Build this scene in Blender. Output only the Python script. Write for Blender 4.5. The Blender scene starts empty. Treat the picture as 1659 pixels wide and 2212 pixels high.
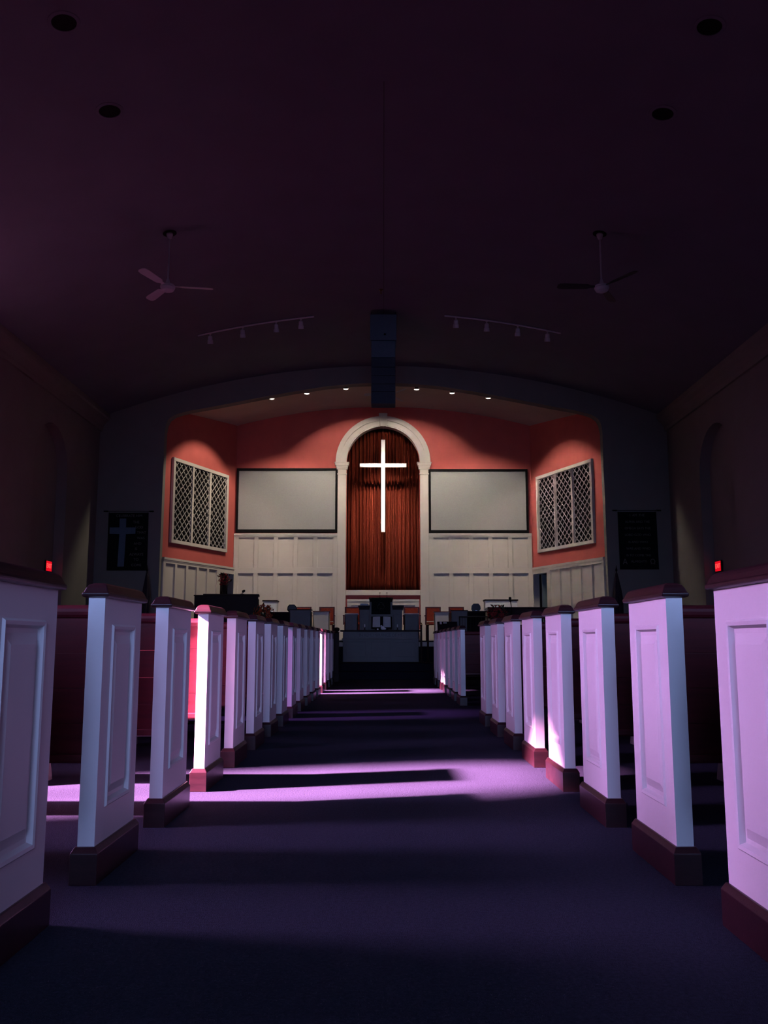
import bpy, bmesh, math, random
from mathutils import Vector, Matrix, Euler

random.seed(7)
S = bpy.context.scene
COL = S.collection
PI = math.pi

# ------------------------------------------------------------------ camera
cam = bpy.data.cameras.new('camera')
cam.sensor_fit = 'VERTICAL'
cam.sensor_height = 24.0
cam.sensor_width = 18.0
cam.lens = 24.0 * 1917.0 / 2212.0
cam.clip_start = 0.05
cam.clip_end = 200
cam_o = bpy.data.objects.new('camera', cam)
COL.objects.link(cam_o)
cam_o.location = (-0.008, 0.0, 0.779)
cam_o.rotation_euler = (PI / 2 + 0.1449, 0, -0.0009)
S.camera = cam_o

# ------------------------------------------------------------------ world, sun, daylight, rear fill, exposure
S.view_settings.view_transform = 'Standard'
S.view_settings.look = 'None'
S.view_settings.exposure = 0.0
S.view_settings.gamma = 1.0
S.view_settings.use_curve_mapping = False
S.cycles.use_denoising = True
S.cycles.max_bounces = 8
S.cycles.diffuse_bounces = 5
S.cycles.sample_clamp_indirect = 4.0

w = bpy.data.worlds.new('sky')
S.world = w
w.use_nodes = True
bg = w.node_tree.nodes['Background']
bg.inputs['Color'].default_value = (0.35, 0.40, 0.75, 1)
bg.inputs['Strength'].default_value = 0.03

SUN_DIR = Vector((1.0, 0.27, -0.69))
SUN_POWER = 205.0
SUN_COLOR = (1.0, 0.48, 0.74)
sun = bpy.data.lights.new('sun', 'SUN')
sun.energy = SUN_POWER
sun.color = SUN_COLOR
sun.angle = math.radians(3.2)
sun_o = bpy.data.objects.new('sun', sun)
COL.objects.link(sun_o)
sun_o.rotation_euler = SUN_DIR.to_track_quat('-Z', 'Y').to_euler()


def daylight(name, loc, direction, sx, sy, power, color, spread):
    l = bpy.data.lights.new(name, 'AREA')
    l.shape = 'RECTANGLE'
    l.size, l.size_y = sx, sy
    l.energy = power
    l.color = color
    l.spread = math.radians(spread)
    o = bpy.data.objects.new(name, l)
    COL.objects.link(o)
    o.location = loc
    o.rotation_euler = Vector(direction).to_track_quat('-Z', 'Y').to_euler()
    return o


WIN_Y = (3.35, 7.9, 12.4)
for i, (y, p) in enumerate(zip(WIN_Y, (118, 13, 15))):
    daylight('window_daylight', (-6.45, y, 3.6), (1, 0.02, -0.36), 1.2, 3.0, p, (0.76, 0.39, 1.0), 75)
for i, (y, p) in enumerate(zip(WIN_Y, (7, 3, 2))):
    daylight('window_daylight', (6.45, y, 3.6), (-1, 0.0, -0.5), 1.2, 3.2, p, (0.60, 0.42, 1.0), 95)
daylight('rear_fill', (0, -3.1, 2.2), (0, 1, -0.12), 4.4, 2.0, 45, (0.32, 0.44, 0.95), 48)  # fill light added in front of the closed rear wall, no window there


# ------------------------------------------------------------------ materials
def mat(name, color, rough=0.6, var=0.12, scale=8.0, bump=0.0, bscale=60.0, metallic=0.0, spec=0.4, stretch=None,
        emit=None, estr=0.0, coat=0.0, sheen=0.0):
    m = bpy.data.materials.new(name)
    m.use_nodes = True
    nt = m.node_tree
    b = nt.nodes['Principled BSDF']
    b.inputs['Roughness'].default_value = rough
    b.inputs['Metallic'].default_value = metallic
    b.inputs['Specular IOR Level'].default_value = spec
    b.inputs['Coat Weight'].default_value = coat
    b.inputs['Sheen Weight'].default_value = sheen
    tc = nt.nodes.new('ShaderNodeTexCoord')
    mp = nt.nodes.new('ShaderNodeMapping')
    if stretch:
        mp.inputs['Scale'].default_value = stretch
    nt.links.new(tc.outputs['Object'], mp.inputs['Vector'])
    n = nt.nodes.new('ShaderNodeTexNoise')
    n.inputs['Scale'].default_value = scale
    n.inputs['Detail'].default_value = 5
    nt.links.new(mp.outputs['Vector'], n.inputs['Vector'])
    r = nt.nodes.new('ShaderNodeValToRGB')
    c = Vector(color)
    lo, hi = c * (1 - var), c * (1 + var)
    r.color_ramp.elements[0].position = 0.3
    r.color_ramp.elements[1].position = 0.7
    r.color_ramp.elements[0].color = (lo.x, lo.y, lo.z, 1)
    r.color_ramp.elements[1].color = (min(hi.x, 1), min(hi.y, 1), min(hi.z, 1), 1)
    nt.links.new(n.outputs['Fac'], r.inputs['Fac'])
    nt.links.new(r.outputs['Color'], b.inputs['Base Color'])
    if bump > 0:
        n2 = nt.nodes.new('ShaderNodeTexNoise')
        n2.inputs['Scale'].default_value = bscale
        n2.inputs['Detail'].default_value = 3
        nt.links.new(mp.outputs['Vector'], n2.inputs['Vector'])
        bp = nt.nodes.new('ShaderNodeBump')
        bp.inputs['Strength'].default_value = bump
        bp.inputs['Distance'].default_value = 0.01
        nt.links.new(n2.outputs['Fac'], bp.inputs['Height'])
        nt.links.new(bp.outputs['Normal'], b.inputs['Normal'])
    if emit:
        b.inputs['Emission Color'].default_value = (*emit, 1)
        b.inputs['Emission Strength'].default_value = estr
    return m


M = {}
M['paint'] = mat('white_pew_paint', (0.74, 0.74, 0.72), 0.42, 0.02, 3, 0.05, 40)
M['mahogany'] = mat('mahogany', (0.026, 0.008, 0.010), 0.32, 0.35, 6, 0.05, 40, stretch=(1, 6, 6), spec=0.5)
M['cherry'] = mat('cherry_wood', (0.070, 0.006, 0.010), 0.45, 0.22, 5, 0.04, 40, stretch=(0.8, 8, 8))
M['carpet'] = mat('blue_carpet', (0.025, 0.030, 0.046), 0.95, 0.25, 90, 0.6, 260, spec=0.05)
M['step_carpet'] = mat('dark_step_carpet', (0.014, 0.014, 0.022), 0.95, 0.25, 90, 0.5, 260, spec=0.05)
M['wall'] = mat('grey_white_plaster', (0.25, 0.24, 0.215), 0.85, 0.04, 2, 0.05, 90, spec=0.2)
M['ceiling'] = mat('pale_ceiling_plaster', (0.18, 0.185, 0.235), 0.9, 0.05, 1.5, 0.05, 90, spec=0.1)
M['chancel_ceiling'] = mat('cream_chancel_ceiling', (0.74, 0.63, 0.55), 0.9, 0.05, 1.5, 0.05, 90, spec=0.1)
M['coral'] = mat('coral_red_wall', (0.64, 0.14, 0.12), 0.85, 0.05, 3, 0.04, 90, spec=0.2)
M['trim'] = mat('cream_trim_paint', (0.66, 0.60, 0.53), 0.55, 0.03, 3, 0.03, 60)
M['screen'] = mat('grey_projection_fabric', (0.39, 0.385, 0.365), 0.9, 0.05, 40, 0.05, 300, spec=0.1)
M['black'] = mat('black_frame', (0.008, 0.007, 0.008), 0.7, 0.2, 10, spec=0.1)
M['velvet'] = mat('red_velvet', (0.09, 0.011, 0.0045), 0.8, 0.2, 20, 0.1, 120, spec=0.1, stretch=(6, 1, 0.4))
M['white'] = mat('white_gloss', (0.85, 0.83, 0.80), 0.5, 0.02, 4)
M['dark_wood'] = mat('dark_stained_wood', (0.018, 0.009, 0.008), 0.5, 0.3, 7, spec=0.12, stretch=(1, 6, 6))
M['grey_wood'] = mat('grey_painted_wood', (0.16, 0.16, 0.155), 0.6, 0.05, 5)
M['red_seat'] = mat('red_upholstery', (0.26, 0.03, 0.012), 0.8, 0.15, 30, 0.1, 200)
M['brass'] = mat('polished_brass', (0.85, 0.62, 0.30), 0.2, 0.05, 10, metallic=1.0)
M['speaker'] = mat('blue_grey_speaker_cloth', (0.09, 0.17, 0.21), 0.8, 0.1, 60, 0.1, 300)
M['speaker_dark'] = mat('dark_speaker_cloth', (0.04, 0.068, 0.088), 0.8, 0.1, 60, 0.1, 300)
M['fixture'] = mat('white_fixture_enamel', (0.62, 0.62, 0.66), 0.45, 0.03, 10)
M['banner'] = mat('black_banner_felt', (0.010, 0.014, 0.014), 0.95, 0.2, 60, 0.2, 300, spec=0.05)
M['felt_blue'] = mat('pale_blue_felt', (0.12, 0.18, 0.24), 0.95, 0.1, 60, 0.2, 300, spec=0.05)
M['thread'] = mat('grey_lettering_felt', (0.17, 0.17, 0.15), 0.95, 0.1, 60)
M['dark_thread'] = mat('dim_embroidery', (0.06, 0.055, 0.045), 0.9, 0.1, 60)
M['flag'] = mat('dark_flag_cloth', (0.03, 0.02, 0.03), 0.9, 0.3, 10)
M['exit_red'] = mat('exit_sign_red', (0.4, 0.0, 0.01), 0.5, 0.05, 5, emit=(1.0, 0.005, 0.02), estr=0.75)
M['exit_letter'] = mat('exit_letter_lit', (0.8, 0.1, 0.1), 0.5, 0.05, 5, emit=(1.0, 0.10, 0.09), estr=1.3)
M['bulb'] = mat('lit_lamp_lens', (1, 0.95, 0.85), 0.4, 0.0, 5, emit=(1.0, 0.86, 0.74), estr=14.0)
M['bloom_orange'] = mat('orange_blooms', (0.45, 0.07, 0.02), 0.7, 0.4, 20)
M['bloom_red'] = mat('red_blooms', (0.30, 0.02, 0.025), 0.7, 0.4, 20)
M['leaf'] = mat('dark_leaves', (0.03, 0.04, 0.02), 0.7, 0.4, 20)
M['page'] = mat('paper_page', (0.60, 0.60, 0.58), 0.8, 0.05, 30)
M['gloss_black'] = mat('gloss_black', (0.012, 0.012, 0.014), 0.12, 0.1, 10, coat=0.5)
M['metal'] = mat('dark_metal', (0.03, 0.03, 0.032), 0.4, 0.1, 10, metallic=0.6)
M['cap_metal'] = mat('pale_bright_metal', (0.8, 0.8, 0.8), 0.25, 0.05, 10, metallic=0.9)
M['door'] = mat('blue_grey_door', (0.20, 0.26, 0.28), 0.5, 0.05, 5)
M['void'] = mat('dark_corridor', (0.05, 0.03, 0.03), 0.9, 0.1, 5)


def glass_mat(name, tint):
    m = bpy.data.materials.new(name)
    m.use_nodes = True
    nt = m.node_tree
    out = nt.nodes['Material Output']
    nt.nodes.remove(nt.nodes['Principled BSDF'])
    t = nt.nodes.new('ShaderNodeBsdfTransparent')
    t.inputs['Color'].default_value = (*tint, 1)
    g = nt.nodes.new('ShaderNodeBsdfGlossy')
    g.inputs['Roughness'].default_value = 0.1
    mx = nt.nodes.new('ShaderNodeMixShader')
    mx.inputs['Fac'].default_value = 0.05
    nt.links.new(t.outputs[0], mx.inputs[1])
    nt.links.new(g.outputs[0], mx.inputs[2])
    nt.links.new(mx.outputs[0], out.inputs['Surface'])
    return m


M['glass'] = glass_mat('rose_window_glass', (1.0, 0.86, 0.97))
M['beam_dimmer'] = glass_mat('beam_dimming_glass', (0.15, 0.12, 0.20))  # unseen pane, made dark only to weaken the middle left sun beam


# ------------------------------------------------------------------ mesh helpers
class MB:
    def __init__(s):
        s.bm = bmesh.new()

    def box(s, a, b, rot=None, piv=None):
        x0, y0, z0 = a
        x1, y1, z1 = b
        vs = [Vector(p) for p in ((x0, y0, z0), (x1, y0, z0), (x1, y1, z0), (x0, y1, z0),
                                  (x0, y0, z1), (x1, y0, z1), (x1, y1, z1), (x0, y1, z1))]
        if rot is not None:
            R = Euler(rot).to_matrix()
            pv = Vector(piv) if piv is not None else sum(vs, Vector()) / 8
            vs = [pv + R @ (v - pv) for v in vs]
        v = [s.bm.verts.new(p) for p in vs]
        for f in ((0, 3, 2, 1), (4, 5, 6, 7), (0, 1, 5, 4), (1, 2, 6, 5), (2, 3, 7, 6), (3, 0, 4, 7)):
            s.bm.faces.new([v[i] for i in f])
        return s

    def loft(s, rings, cap=True, closed=True):
        rv = [[s.bm.verts.new(p) for p in r] for r in rings]
        n = len(rings[0])
        for a, b in zip(rv[:-1], rv[1:]):
            for i in range(n if closed else n - 1):
                j = (i + 1) % n
                s.bm.faces.new((a[i], a[j], b[j], b[i]))
        if cap and closed:
            s.bm.faces.new(list(reversed(rv[0])))
            s.bm.faces.new(rv[-1])
        return s

    def tube(s, pts, r, n=8, r2=None):
        pts = [Vector(p) for p in pts]
        rings = []
        for i, p in enumerate(pts):
            a = pts[max(i - 1, 0)]
            b = pts[min(i + 1, len(pts) - 1)]
            d = (b - a).normalized()
            u = d.cross(Vector((0, 0, 1)) if abs(d.z) < 0.9 else Vector((1, 0, 0))).normalized()
            v = d.cross(u)
            rr = r if r2 is None else r + (r2 - r) * i / (len(pts) - 1)
            rings.append([p + rr * (math.cos(2 * PI * k / n) * u + math.sin(2 * PI * k / n) * v) for k in range(n)])
        return s.loft(rings)

    def lathe(s, prof, c=(0, 0, 0), n=20, R=None):
        c = Vector(c)
        rings = []
        for r, z in prof:
            ring = []
            for k in range(n):
                p = Vector((max(r, 1e-4) * math.cos(2 * PI * k / n), max(r, 1e-4) * math.sin(2 * PI * k / n), z))
                if R is not None:
                    p = R @ p
                ring.append(c + p)
            rings.append(ring)
        return s.loft(rings)

    def prism(s, poly, fn0, fn1):
        return s.loft([[fn0(p) for p in poly], [fn1(p) for p in poly]])

    def ball(s, c, r, seg=10, sc=(1, 1, 1)):
        m = Matrix.Translation(c) @ Matrix.Diagonal((r * sc[0], r * sc[1], r * sc[2], 1))
        bmesh.ops.create_uvsphere(s.bm, u_segments=seg, v_segments=max(6, seg // 2 + 2), radius=1, matrix=m)
        return s

    def build(s, name, m, parent=None, bevel=0.0, smooth=False, loc=None, mirror=False, seg=2):
        if mirror:
            for v in s.bm.verts:
                v.co.x = -v.co.x
        bmesh.ops.recalc_face_normals(s.bm, faces=s.bm.faces[:])
        me = bpy.data.meshes.new(name)
        s.bm.to_mesh(me)
        s.bm.free()
        me.materials.append(m)
        if smooth:
            for p in me.polygons:
                p.use_smooth = True
        o = bpy.data.objects.new(name, me)
        COL.objects.link(o)
        if parent is not None:
            o.parent = parent
        if loc is not None:
            o.location = loc
        if bevel > 0:
            bv = o.modifiers.new('bevel', 'BEVEL')
            bv.width = bevel
            bv.segments = seg
            bv.limit_method = 'ANGLE'
        return o


def smooth_angle(o, deg=40):
    me = o.data
    bm = bmesh.new()
    bm.from_mesh(me)
    for e in bm.edges:
        e.smooth = not (len(e.link_faces) == 2 and e.calc_face_angle(0) > math.radians(deg))
    for f in bm.faces:
        f.smooth = True
    bm.to_mesh(me)
    bm.free()
    return o


def polywall(loops, thick, matrix, name, m, parent=None, res=1):
    """2D outlines (first outer, then holes) -> slab; local z is the thickness."""
    cu = bpy.data.curves.new('outline', 'CURVE')
    cu.dimensions = '2D'
    cu.fill_mode = 'BOTH'
    cu.extrude = thick / 2
    for lp in loops:
        sp = cu.splines.new('POLY')
        sp.points.add(len(lp) - 1)
        for q, p in zip(sp.points, lp):
            q.co = (p[0], p[1], 0, 1)
        sp.use_cyclic_u = True
    return curve_obj(cu, matrix, name, m, parent)


def curve_obj(cu, matrix, name, m, parent=None):
    t = bpy.data.objects.new('tmp', cu)
    COL.objects.link(t)
    bpy.context.view_layer.update()
    dg = bpy.context.evaluated_depsgraph_get()
    me = bpy.data.meshes.new_from_object(t.evaluated_get(dg))
    bpy.data.objects.remove(t)
    bpy.data.curves.remove(cu)
    me.transform(matrix)
    me.name = name
    me.materials.clear()
    me.materials.append(m)
    o = bpy.data.objects.new(name, me)
    COL.objects.link(o)
    if parent is not None:
        o.parent = parent
    return o


def lettering(lines, matrix, name, m, parent, depth=0.003):
    """lines: (text, x, y, size) in the plane of the sign; one mesh."""
    bm = bmesh.new()
    for txt, x, y, size in lines:
        cu = bpy.data.curves.new('txt', 'FONT')
        cu.body = txt
        cu.size = size
        cu.align_x = 'CENTER'
        cu.align_y = 'CENTER'
        cu.extrude = depth
        o = curve_obj(cu, Matrix.Translation((x, y, 0)), 'txt', m)
        bm.from_mesh(o.data)
        me = o.data
        bpy.data.objects.remove(o)
        bpy.data.meshes.remove(me)
    me = bpy.data.meshes.new(name)
    bm.to_mesh(me)
    bm.free()
    me.transform(matrix)
    me.materials.append(m)
    o = bpy.data.objects.new(name, me)
    COL.objects.link(o)
    o.parent = parent
    return o


def empty(name, loc, label, cat, group=None, rz=0.0):
    o = bpy.data.objects.new(name, None)
    o.empty_display_size = 0.1
    COL.objects.link(o)
    o.location = loc
    o.rotation_euler = (0, 0, rz)
    o['label'] = label
    o['category'] = cat
    if group:
        o['group'] = group
    return o


def tag(o, label, cat, group=None):
    o['label'] = label
    o['category'] = cat
    if group:
        o['group'] = group
    return o


def struct(o):
    o['kind'] = 'structure'
    return o


def copy_tree(o, parent=None):
    c = o.copy()
    COL.objects.link(c)
    if parent is not None:
        c.parent = parent
        c.matrix_parent_inverse = o.matrix_parent_inverse.copy()
    for ch in list(o.children):
        copy_tree(ch, c)
    return c


def frame_xz(y):      # plane facing -Y : local x->X, local y->Z, local z-> -Y
    return Matrix(((1, 0, 0, 0), (0, 0, -1, y), (0, 1, 0, 0), (0, 0, 0, 1)))


def frame_yz(x):      # local x->Y, local y->Z, local z->X
    return Matrix(((0, 0, 1, x), (1, 0, 0, 0), (0, 1, 0, 0), (0, 0, 0, 1)))


# ------------------------------------------------------------------ room shell
HW = 6.7
def ceil_z(x):
    return 6.05 + 1.25 * (1 - (x / HW) ** 2)


YB, YP, YC = -3.4, 20.5, 23.8      # rear wall, proscenium face, chancel back wall
struct(MB().box((-7.2, YB, -0.2), (7.2, 26, 0)).build('floor', M['carpet']))

# nave ceiling vault
N = 40
top, bot = [], []
mb = MB()
prof = [(x, ceil_z(x)) for x in [(-HW - 0.25) + (2 * HW + 0.5) * i / N for i in range(N + 1)]]
prof = [(x, z) for x, z in prof] + [(x, z + 0.25) for x, z in reversed(prof)]
mb.prism(prof, lambda p: Vector((p[0], YB, p[1])), lambda p: Vector((p[0], YP + 0.3, p[1])))
cl = struct(mb.build('ceiling', M['ceiling']))
smooth_angle(cl, 30)
seam = MB().box((-0.004, 9.6, 7.292), (0.004, 20.5, 7.302)).build('trim_1', M['metal'])
struct(seam)


def arch_loop(cx, w_, z0, zt, n=16):
    r = w_ / 2
    zs = zt - r
    lp = [(cx - r, z0), (cx + r, z0)]
    lp += [(cx + r * math.cos(PI * i / n), zs + r * math.sin(PI * i / n)) for i in range(n + 1)]
    return lp


# side walls with arched windows, arched niche near the chancel
outer = [(YB, 0), (YP, 0), (YP, 6.2), (YB, 6.2)]
NICHE_Y = 17.6
holes = [arch_loop(y, 1.35, 2.1, 5.55) for y in WIN_Y] + [arch_loop(NICHE_Y, 1.8, 0.02, 5.16)]
for sg, nm in ((-1, 'wall_left'), (1, 'wall_right')):
    o = polywall([outer] + holes, 0.22, frame_yz(sg * (HW + 0.11)), nm, M['wall'])
    struct(o)
    # back of the niche
    b = polywall([arch_loop(NICHE_Y, 2.0, 0.0, 5.26)], 0.08, frame_yz(sg * (HW + 0.26)), 'back', M['wall'], o)
    b.name = 'niche_back'
# windows: frame bars and panes
wn = 1
for sg in (-1, 1):
    for y in WIN_Y:
        x = sg * (HW + 0.14)
        f = polywall([arch_loop(y, 1.35, 2.1, 5.55), arch_loop(y, 1.21, 2.17, 5.48)], 0.08, frame_yz(x), 'window_%d' % wn, M['trim'])
        mb = MB()
        mb.box((x - 0.02, y - 0.02, 2.15), (x + 0.02, y + 0.02, 5.5))
        mb.box((x - 0.02, y - 0.62, 4.85), (x + 0.02, y + 0.62, 4.89))
        mb.build('muntin', M['trim'], f)
        polywall([arch_loop(y, 1.25, 2.15, 5.50)], 0.006, frame_yz(x + sg * 0.03), 'pane', M['beam_dimmer'] if (sg < 0 and y == WIN_Y[1]) else M['glass'], f)  # second left window gets the dark pane added to dim its beam
        struct(f)
        wn += 1
# doors in the niches under the exit signs
for i, sg in enumerate((-1, 1)):
    d = MB().box((sg * 6.87, NICHE_Y - 0.5, 0), (sg * 6.92, NICHE_Y + 0.5, 2.1)).build('door_%d' % (i + 1), M['dark_wood'], bevel=0.004)
    MB().tube([(sg * 6.85, NICHE_Y + 0.4, 1.0), (sg * 6.80, NICHE_Y + 0.4, 1.0)], 0.02).build('door_handle', M['brass'], d)
    struct(d)
# rear wall
struct(polywall([[(-HW - .2, 0), (HW + .2, 0), (HW + .2, 6.3), (0, 7.6), (-HW - .2, 6.3)]], 0.2, frame_xz(YB - 0.05), 'wall_rear', M['wall']))
# cornice along both side walls
cor = [(0, 5.70), (0.05, 5.70), (0.07, 5.76), (0.07, 5.80), (0.13, 5.90), (0.20, 5.96), (0.22, 6.0), (0.22, 6.1), (0, 6.1)]
for i, sg in enumerate((-1, 1)):
    mb = MB()
    mb.prism(cor, lambda p: Vector((sg * (HW - p[0]), YB, p[1])), lambda p: Vector((sg * (HW - p[0]), YP, p[1])))
    struct(mb.build('trim_%d' % (2 + i), M['wall']))
# proscenium wall with its opening
half = [(5.19, -0.0), (5.185, 3.0), (5.175, 5.70), (5.15, 5.88), (5.09, 6.0), (4.97, 6.09), (4.8, 6.15), (4.55, 6.21), (4.0, 6.31), (3.5, 6.41),
        (2.9, 6.53), (2.2, 6.66), (1.4, 6.79), (0.7, 6.86)]
opening = half + [(0, 6.885)] + [(-x, z) for x, z in reversed(half)]
arc = [(x, ceil_z(x) + 0.12) for x in [HW + .2 - (2 * HW + .4) * i / 30 for i in range(31)]]
o = polywall([[(-HW - .2, -0.1), (HW + .2, -0.1)] + arc, opening], 0.26, frame_xz(YP + 0.13), 'wall_front', M['wall'])
struct(o)
bv = o.modifiers.new('bevel', 'BEVEL'); bv.width = 0.03; bv.segments = 3; bv.limit_method = 'ANGLE'

# chancel side walls (angled), back wall with arched opening
WL = math.hypot(1.17, 3.1)
def side_frame(sg, off=0.0):
    # local x runs from the proscenium to the back wall, y = Z, z = out of the wall (into chancel) ; off pushes into chancel
    ux, uy = -sg * 1.17 / WL, 3.1 / WL
    n = Vector((-sg * 3.1 / WL, -1.17 / WL, 0))
    p = Vector((sg * 5.19, 20.7, 0)) + n * off
    return Matrix(((ux, 0, n.x, p.x), (uy, 0, n.y, p.y), (0, 1, 0, 0), (0, 0, 0, 1)))


DOOR = [(2.54, 0.79), (3.26, 0.79), (3.26, 2.575), (2.54, 2.575)]
for sg, nm in ((-1, 'wall_chancel_left'), (1, 'wall_chancel_right')):
    o = polywall([[(0.0, 0), (WL + 0.15, 0), (WL + 0.15, 7.3), (0.0, 7.3)], DOOR], 0.12, side_frame(sg, -0.06), nm, M['coral'])
    struct(o)
o = polywall([[(-4.12, 0), (4.12, 0), (4.12, 7.5), (-4.12, 7.5)], arch_loop(-0.012, 1.98, 2.14, 6.62, 32)], 0.14, frame_xz(YC + 0.07), 'wall_chancel_back', M['coral'])
struct(o)
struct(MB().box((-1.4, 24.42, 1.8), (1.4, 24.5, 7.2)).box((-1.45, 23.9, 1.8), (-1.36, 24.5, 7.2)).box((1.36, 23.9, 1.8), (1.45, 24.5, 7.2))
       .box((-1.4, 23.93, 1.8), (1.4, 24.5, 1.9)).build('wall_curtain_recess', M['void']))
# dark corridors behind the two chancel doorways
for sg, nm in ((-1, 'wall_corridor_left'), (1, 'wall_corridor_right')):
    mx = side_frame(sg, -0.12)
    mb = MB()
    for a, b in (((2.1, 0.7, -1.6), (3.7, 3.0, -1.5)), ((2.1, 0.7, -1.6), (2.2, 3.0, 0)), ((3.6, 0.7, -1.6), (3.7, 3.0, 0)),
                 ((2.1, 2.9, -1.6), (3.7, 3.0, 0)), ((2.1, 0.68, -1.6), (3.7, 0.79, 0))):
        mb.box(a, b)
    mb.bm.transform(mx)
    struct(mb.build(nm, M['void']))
# open door leaf in the right-hand chancel doorway
mx = side_frame(1, -0.12)
mb = MB().box((2.61, 0.8, -0.70), (2.65, 2.55, -0.03)); mb.bm.transform(mx)
d = struct(mb.build('door_3', M['door'], bevel=0.003))
mb = MB().box((3.12, 0.8, -0.55), (3.155, 2.55, -0.03)); mb.bm.transform(mx)
mb.build('door_leaf', M['door'], d)
# door casings
for i, sg in enumerate((-1, 1)):
    f = polywall([[(2.47, 0.79), (3.31, 0.79), (3.31, 2.65), (2.47, 2.65)], [(2.56, 0.80), (3.24, 0.80), (3.24, 2.555), (2.56, 2.555)]],
                 0.18, side_frame(sg, -0.045), 'trim_%d' % (4 + i), M['trim'])
    struct(f)
# chancel ceiling
def cz(x):
    return 7.18 - 0.54 * (x / 4.05) ** 2
mb = MB()
pr = [(x, cz(x)) for x in [-5.6 + 11.2 * i / 30 for i in range(31)]]
pr = pr + [(x, z + 0.2) for x, z in reversed(pr)]
mb.prism(pr, lambda p: Vector((p[0], YP + 0.2, p[1])), lambda p: Vector((p[0], YC + 0.1, p[1])))
smooth_angle(struct(mb.build('ceiling_chancel', M['chancel_ceiling'])), 30)

# unseen slabs added round the chancel to stop the sun leaking in
struct(MB().box((-7.2, 20.3, 7.7), (7.2, 26, 7.9)).build('sun_block_top', M['void']))
struct(MB().box((-7.2, 20.6, -0.1), (-6.9, 26, 7.8)).build('sun_block_left', M['void']))
struct(MB().box((6.9, 20.6, -0.1), (7.2, 26, 7.8)).build('sun_block_right', M['void']))
struct(MB().box((-7.2, 25.8, -0.1), (7.2, 26, 7.8)).build('sun_block_back', M['void']))

# platforms and steps
pl = MB()
pl.box((-6.0, 18.55, 0), (6.0, 19.0, 0.165)).box((-6.0, 18.95, 0), (6.0, 20.7, 0.33))
pl.box((-5.17, 20.25, 0.3), (5.17, 20.75, 0.655)).box((-5.17, 20.58, 0.6), (5.17, 20.68, 0.665))
struct(pl.build('floor_steps', M['step_carpet'], bevel=0.012))
struct(MB().box((-5.15, 20.62, 0.3), (5.15, 24.0, 0.77)).build('floor_riser', M['trim']))
struct(MB().box((-5.17, 20.60, 0.77), (5.17, 24.0, 0.80)).build('floor_chancel', M['step_carpet'], bevel=0.01))

# wainscot panelling
def wainscot(name, x0, x1, z0, z1, cols, rows, matrix, skip=None):
    mb = MB()
    mb.box((x0, z0, 0.0), (x1, z1, 0.012))
    t = 0.055
    for a, b in rows_between(rows, z0, z1):
        mb.box((x0, a, 0.0), (x1, b, t))
    edges = []
    prev = x0
    for a, b in cols:
        edges.append((prev, a)); prev = b
    edges.append((prev, x1))
    for a, b in edges:
        mb.box((a, z0, 0.0), (b, z1, t - 0.001))
    for a, b in cols:                       # small moulding inside each sunk panel
        for c, d in rows:
            mb.box((a, c, 0), (b, c + 0.018, 0.022)).box((a, d - 0.018, 0), (b, d, 0.022))
            mb.box((a, c, 0), (a + 0.018, d, 0.022)).box((b - 0.018, c, 0), (b, d, 0.022))
    mb.box((x0, z1 - 0.02, 0.0), (x1, z1 + 0.035, 0.075)).box((x0, z1 - 0.05, 0), (x1, z1 - 0.02, 0.064))
    mb.bm.transform(matrix)
    return struct(mb.build(name, M['trim'], bevel=0.004))


def rows_between(rows, z0, z1):
    out, prev = [], z0
    for a, b in rows:
        out.append((prev, a)); prev = b
    out.append((prev, z1))
    return out


RO = [(0.98, 2.585), (2.73, 3.555)]
colsR = [(1.34 + i * 0.53, 1.34 + i * 0.53 + 0.42) for i in range(5)]
wainscot('trim_6', 1.21, 3.99, 0.80, 3.63, colsR, RO, frame_xz(YC))
colsL = [(-b - 0.02, -a - 0.02) for a, b in reversed(colsR)]
wainscot('trim_7', -4.03, -1.235, 0.80, 3.63, colsL, RO, frame_xz(YC))
wainscot('trim_8', -0.97, 0.95, 0.80, 1.86, [(-0.86, 0.84)], [(0.98, 1.74)], frame_xz(YC))
for i, sg in enumerate((-1, 1)):
    cs = [(0.10 + k * 0.475, 0.10 + k * 0.475 + 0.385) for k in range(5)]
    mb = wainscot('trim_%d' % (9 + i), 0.0, 2.47, 0.80, 2.70, cs, [(0.98, 2.60)], side_frame(sg))
    m2 = MB().box((2.47, 2.65, 0.0), (WL, 2.70, 0.03)).box((2.47, 2.68, 0), (WL, 2.735, 0.06))
    m2.bm.transform(side_frame(sg))
    struct(m2.build('trim_%d' % (11 + i), M['trim'], bevel=0.003))

# ------------------------------------------------------------------ arch surround (arch, keystone, pilasters, sill)
AX = -0.012
arch = empty('arch_surround', (AX, YC, 0.80), 'tall cream arch with keystone and two pilasters framing the red curtain', 'arch')
ZS = 5.60 - 0.80
mb = MB()
def band(r0, r1, y0, y1, n=40):
    for k in range(n):
        a, b = PI * k / n, PI * (k + 1) / n
        q = [(r0, a), (r1, a), (r1, b), (r0, b)]
        f = [Vector((r * math.cos(t), y0, ZS + r * math.sin(t))) for r, t in q]
        g = [Vector((r * math.cos(t), y1, ZS + r * math.sin(t))) for r, t in q]
        mb.loft([f, g])
band(1.00, 1.24, -0.10, 0.16)
band(1.16, 1.29, -0.14, 0.0)
band(1.03, 1.08, -0.125, 0.0)
o = mb.build('arch_moulding', M['trim'], arch)
mb = MB()
mb.loft([[Vector((-0.085, y, ZS + 0.99)), Vector((0.085, y, ZS + 0.99)), Vector((0.12, y, ZS + 1.36)), Vector((-0.12, y, ZS + 1.36))] for y in (-0.20, 0.02)])
mb.build('keystone', M['trim'], arch, bevel=0.012)
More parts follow.
